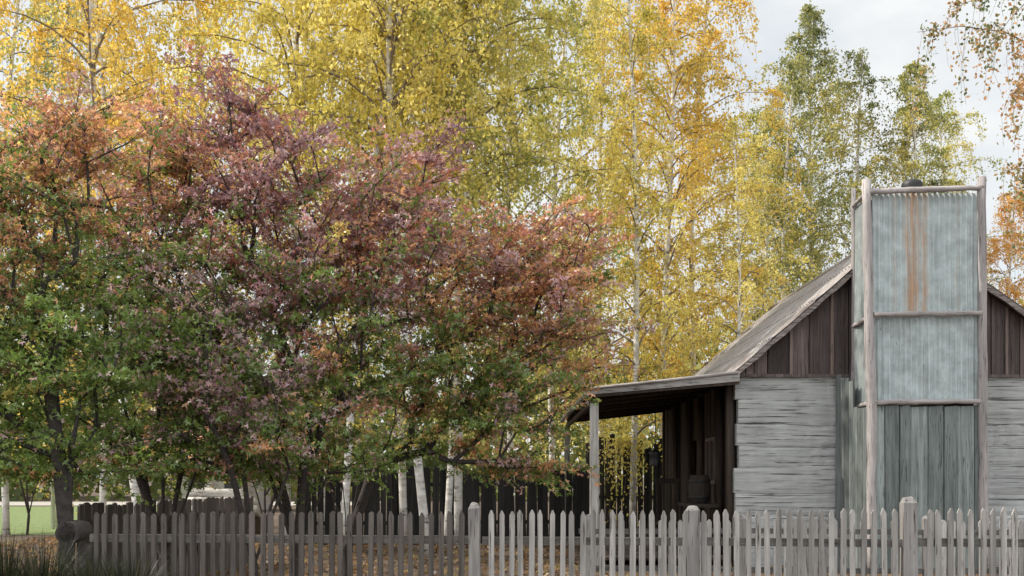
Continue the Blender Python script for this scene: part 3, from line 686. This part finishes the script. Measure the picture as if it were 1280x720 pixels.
for k in range(nb):
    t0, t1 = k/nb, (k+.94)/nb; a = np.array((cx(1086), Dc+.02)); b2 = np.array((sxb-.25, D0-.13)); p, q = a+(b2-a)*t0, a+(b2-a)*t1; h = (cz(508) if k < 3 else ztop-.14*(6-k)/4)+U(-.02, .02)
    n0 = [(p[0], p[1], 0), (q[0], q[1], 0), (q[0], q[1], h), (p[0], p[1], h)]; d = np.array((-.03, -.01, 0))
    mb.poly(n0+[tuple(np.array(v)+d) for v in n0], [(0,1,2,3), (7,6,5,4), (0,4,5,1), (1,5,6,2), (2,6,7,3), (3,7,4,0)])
part('timber_slabs', mb, M['slab_side_shaded'], chim)
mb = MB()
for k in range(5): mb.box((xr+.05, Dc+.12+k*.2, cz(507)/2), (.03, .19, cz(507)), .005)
part('timber_slabs', mb, M['slab_side_shaded'], chim)
mb = MB(); c0 = (cx(1149), Dc+.3); rings = []
for i in range(7):
    a = i/6*math.pi/2; rings.append(((c0[0], c0[1], cz(235)+.14+.09*math.sin(a)), max(.17*math.cos(a), .004)))
mb.tube([(c0[0], c0[1], cz(243)-.1), (c0[0], c0[1], cz(235)+.14)]+[r[0] for r in rings[1:]], [.15, .17]+[r[1] for r in rings[1:]], 14); part('cowl', mb, M['black'], chim)

# ------------------------------------------------------------ things on the verandah
bxw, byw = X(872, 19.0), 19.0
tb = empty('workbench', (bxw, byw, .155), 'rough dark wooden bench against the cabin side wall under the verandah', 'bench')
M['item'] = wood('worn_brown_wood', (.012,.010,.008), (.035,.027,.022), (.075,.06,.048), 'z', .4)
mb = MB(); mb.box((bxw, byw, 1.05), (.5, 1.5, .06), .005); part('bench_top', mb, M['item'], tb)
for a in (-1, 1):
    for b in (-1, 1):
        mb = MB(); mb.box((bxw+a*.2, byw+b*.65, .155+.43), (.07, .07, .86), .004); part('leg', mb, M['item'], tb)
kg = empty('wooden_keg', (bxw, byw-.2, 1.08), 'small dark wooden keg standing on the verandah bench', 'keg')
mb = MB(); mb.tube([(bxw, byw-.2, 1.08+q) for q in (0, .12, .27, .42, .54)], [.17, .2, .215, .2, .17], 14); part('barrel_body', mb, M['item'], kg)
for z in (1.20, 1.50):
    mb = MB(); mb.tube([(bxw, byw-.2, z-.02), (bxw, byw-.2, z+.02)], [.208, .208], 14); part('hoop', mb, M['black'], kg)
sx_, sy_ = X(836, 20.6), 20.6
chr_ = empty('wooden_chair', (sx_, sy_, .155), 'dark high backed wooden chair on the verandah floor', 'chair')
mb = MB(); mb.box((sx_, sy_, .62), (.5, .48, .05), .004); part('seat', mb, M['item'], chr_)
mb = MB(); mb.box((sx_, sy_+.22, 1.5), (.5, .04, .1), .004)
for q in (-.2, -.07, .07, .2): mb.box((sx_+q, sy_+.22, 1.05), (.05, .03, .82))
part('backrest', mb, M['item'], chr_)
for a in (-1, 1):
    for b in (-1, 1):
        mb = MB(); mb.box((sx_+a*.22, sy_+b*.2, .155+.22), (.05, .05, .44)); part('leg', mb, M['item'], chr_)
lt = empty('hanging_lantern', (X(819, 19.8), 19.8, Z(575, 19.8)), 'black lantern hanging under the verandah roof', 'lantern'); lx, lz = X(819, 19.8), Z(575, 19.8)
mb = MB(); mb.tube([(lx, 19.8, lz-.12), (lx, 19.8, lz-.08), (lx, 19.8, lz+.1), (lx, 19.8, lz+.14), (lx, 19.8, lz+.2)], [.13, .11, .11, .14, .03], 12); part('lantern_body', mb, M['black'], lt)
mb = MB(); mb.tube([(lx, 19.8, lz+.19), (lx, 19.8, iz-.25)], .008, 5); part('hanging_wire', mb, M['black'], lt)

# ------------------------------------------------------------ far left things
M['brick'] = plain('terracotta_roof', (.52,.25,.15), .9, 4, .3); M['cream'] = plain('cream_wall', (.34,.31,.28), .9, 2, .15)
cx_, cy_ = X(268, 44), 44
ct = empty('cottage', (cx_, cy_, 0), 'distant cottage with orange roof glimpsed through the left maples', 'cottage')
mb = MB(); mb.box((cx_, cy_+2, 1.15), (3.0, 4, 2.3)); part('wall', mb, M['cream'], ct)
mb = MB(); mb.poly([(cx_-1.8, cy_-.4, 2.3), (cx_+1.8, cy_-.4, 2.3), (cx_+1.8, cy_+2, 4.1), (cx_-1.8, cy_+2, 4.1), (cx_+1.8, cy_+4.4, 2.3), (cx_-1.8, cy_+4.4, 2.3)], [(0,1,2,3), (3,2,4,5), (0,3,5), (1,4,2)]); part('roof', mb, M['brick'], ct)
for s in (-.8, .8):
    mb = MB(); mb.box((cx_+s, cy_-.02, 1.3), (.7, .06, .9)); part('window', mb, M['black'], ct)
M['paleLog'] = wood('split_log_wood', (.22,.20,.18), (.46,.44,.41), (.66,.63,.60), 'x', .5)
names = ['lowest front', 'lowest middle', 'lowest rear', 'upper front', 'upper rear', 'topmost']
for lg, (dy, dz) in enumerate(((0, .12), (.27, .12), (.54, .12), (.13, .35), (.40, .35), (.27, .58))):
    mb = MB(); y = 24+dy; x0 = X(235+U(-12, 16), 24); x1 = X(318+U(-20, 12), 24); tl = U(-.04, .04)
    pts = [(x0+(x1-x0)*i/6, y+U(-.02,.02), dz+.62+U(-.012,.012)+tl*i/6) for i in range(7)]
    mb.tube(pts, [.125*U(.85,1.1) for _ in range(7)], 9, .08)
    tag(part('pale_log', mb, M['paleLog']), names[lg]+' pale log of the stack beyond the left paling fence', 'log', 'pale logs stacked behind the left maples')
for k, xx in enumerate((X(240, 24), X(312, 24))):
    mb = MB(); mb.box((xx, 24.27, .305), (.2, 1.0, .61), .008); tag(part('log_bearer', mb, M['brown']), ('left', 'right')[k]+' short dark bearer under the stack of pale logs', 'timber')
wp = MB(); wp.tube([(X(66, 30), 30, 0), (X(66, 30), 30, 1.44), (X(66, 30), 30, 1.45), (X(66, 30), 30, 1.5)], [.06, .055, .075, .03], 8)
M['white'] = plain('white_paint', (.7,.69,.66), .7, 5, .1)
tag(part('white_post', wp, M['white']), 'slim white post standing on the far left lawn', 'post')
hx, hy = X(103, 9.9), 9.9
st_ = MB(); st_.tube([(hx, hy, 0), (hx, hy, .5), (hx+.02, hy, .93)], [.11, .08, .07], 10, .08); tag(part('tree_stump', st_, M['left_bark']), 'narrow grey stump carrying the hollow log at the left end of the picket fence', 'stump')
mb = MB(); a0 = np.array((hx-.02, hy-.30, 1.045)); d = np.array((-.09, .55, 0)); kk = 14
mb.tube([a0+d*t for t in (0, .3, .65, 1)], [.112, .106, .112, .104], kk, .06, caps=False); mb.tube([a0+d*t for t in (1, .6, .3, 0)], [.08]*4, kk, .05, caps=False)
for a in range(kk): b = (a+1) % kk; mb.f.append((a, b, 7*kk+b, 7*kk+a)); mb.sm.append(False)
tag(part('hollow_log', mb, M['left_bark']), 'hollow grey log end facing the camera beside the left trunk', 'log')
def tussock(px, D, h, label):
    o = empty('tussock_plant', (X(px, D), D, 0), label, 'grass tussock'); n = 620; Vs = []; Fs = []; cc = []
    for i in range(n):
        az = U(0, 6.28); b0 = np.array((math.cos(az)*U(0,.14), math.sin(az)*U(0,.14), 0)); lean = U(.1, .9); hh = h*U(.65, 1.1); w = U(.005, .010)
        dv = np.array((math.cos(az), math.sin(az), 0)); sd = np.array((-math.sin(az), math.cos(az), 0)); s = len(Vs); cv = U(0, 1)
        for q in range(5):
            t = q/4; p = b0+dv*lean*hh*.62*t**1.9+np.array((0, 0, hh*(t-.28*lean*t**3))); ww = w*(1-t*.9)
            Vs += [p-sd*ww, p+sd*ww]; cc += [(cv, cv, cv, 1)]*2
        for q in range(4): Fs.append((s+2*q, s+2*q+1, s+2*q+3, s+2*q+2))
    part('blades', mesh_np('blades', np.array(Vs), np.array(Fs), np.array(cc)), M['blade'], o)
tussock(8, 9.2, 1.10, 'dark strappy tussock in the bottom left corner')
tussock(52, 9.0, 1.06, 'dark strappy tussock just left of the hollow log')
tussock(108, 8.7, 1.0, 'dark strappy tussock below the hollow log')
tussock(160, 8.6, 1.0, 'dark strappy tussock before the first pickets of the fence')

# ------------------------------------------------------------ camera and light
cam = bpy.data.cameras.new('Camera'); co = bpy.data.objects.new('Camera', cam); COL.objects.link(co); scene.camera = co
co.location = (0, 0, CH); co.rotation_euler = (math.radians(90), 0, 0); cam.sensor_width = 36; cam.lens = 36*F/1280
cam.shift_y = (HY-360)/1280; cam.clip_end = 3000
sd = np.array((-.70, .03, .72)); sd /= np.linalg.norm(sd)
sun = bpy.data.lights.new('Sun', 'SUN'); sun.energy = 5.0; sun.angle = math.radians(.6); sun.color = (1, .93, .82)
so = bpy.data.objects.new('Sun', sun); COL.objects.link(so); so.rotation_euler = Vector(sd).to_track_quat('Z', 'Y').to_euler(); so.location = (0, 0, 30)
w = bpy.data.worlds.new('World'); scene.world = w; w.use_nodes = True; nt = w.node_tree
bg = nt.nodes['Background']; sk = nt.nodes.new('ShaderNodeTexSky'); sk.sky_type = 'NISHITA'; sk.sun_disc = False
sk.sun_elevation = math.asin(sd[2]); sk.sun_rotation = math.atan2(sd[0], sd[1])
nt.links.new(sk.outputs[0], bg.inputs[0]); bg.inputs[1].default_value = .15
b2 = nt.nodes.new('ShaderNodeBackground'); b2.inputs[0].default_value = (.92, .94, .945, 1)
g = nt.nodes.new('ShaderNodeTexCoord'); nn = noise(nt, 3.2, vec=g.outputs['Generated'], detail=7, mscale=(1, 1, 2.2))
rr = ramp(nt, [(.36, (.7,.7,.7)), (.58, (1,1,1))], nn.outputs[0])
sx3 = nt.nodes.new('ShaderNodeSeparateXYZ'); nt.links.new(g.outputs['Generated'], sx3.inputs[0])
mr = nt.nodes.new('ShaderNodeMapRange'); mr.interpolation_type = 'SMOOTHSTEP'; nt.links.new(sx3.outputs[1], mr.inputs[0])
for i, v in ((1, .55), (2, -.5), (3, 1.02), (4, 1.75)): mr.inputs[i].default_value = v  # sky made brighter behind the camera, added as soft frontal fill
nt.links.new(mr.outputs[0], b2.inputs[1])
mx = nt.nodes.new('ShaderNodeMixShader'); nt.links.new(rr.outputs[0], mx.inputs[0]); nt.links.new(bg.outputs[0], mx.inputs[1]); nt.links.new(b2.outputs[0], mx.inputs[2])
nt.links.new(mx.outputs[0], nt.nodes['World Output'].inputs[0])
scene.view_settings.view_transform = 'Standard'; scene.view_settings.look = 'None'; scene.view_settings.exposure = 0
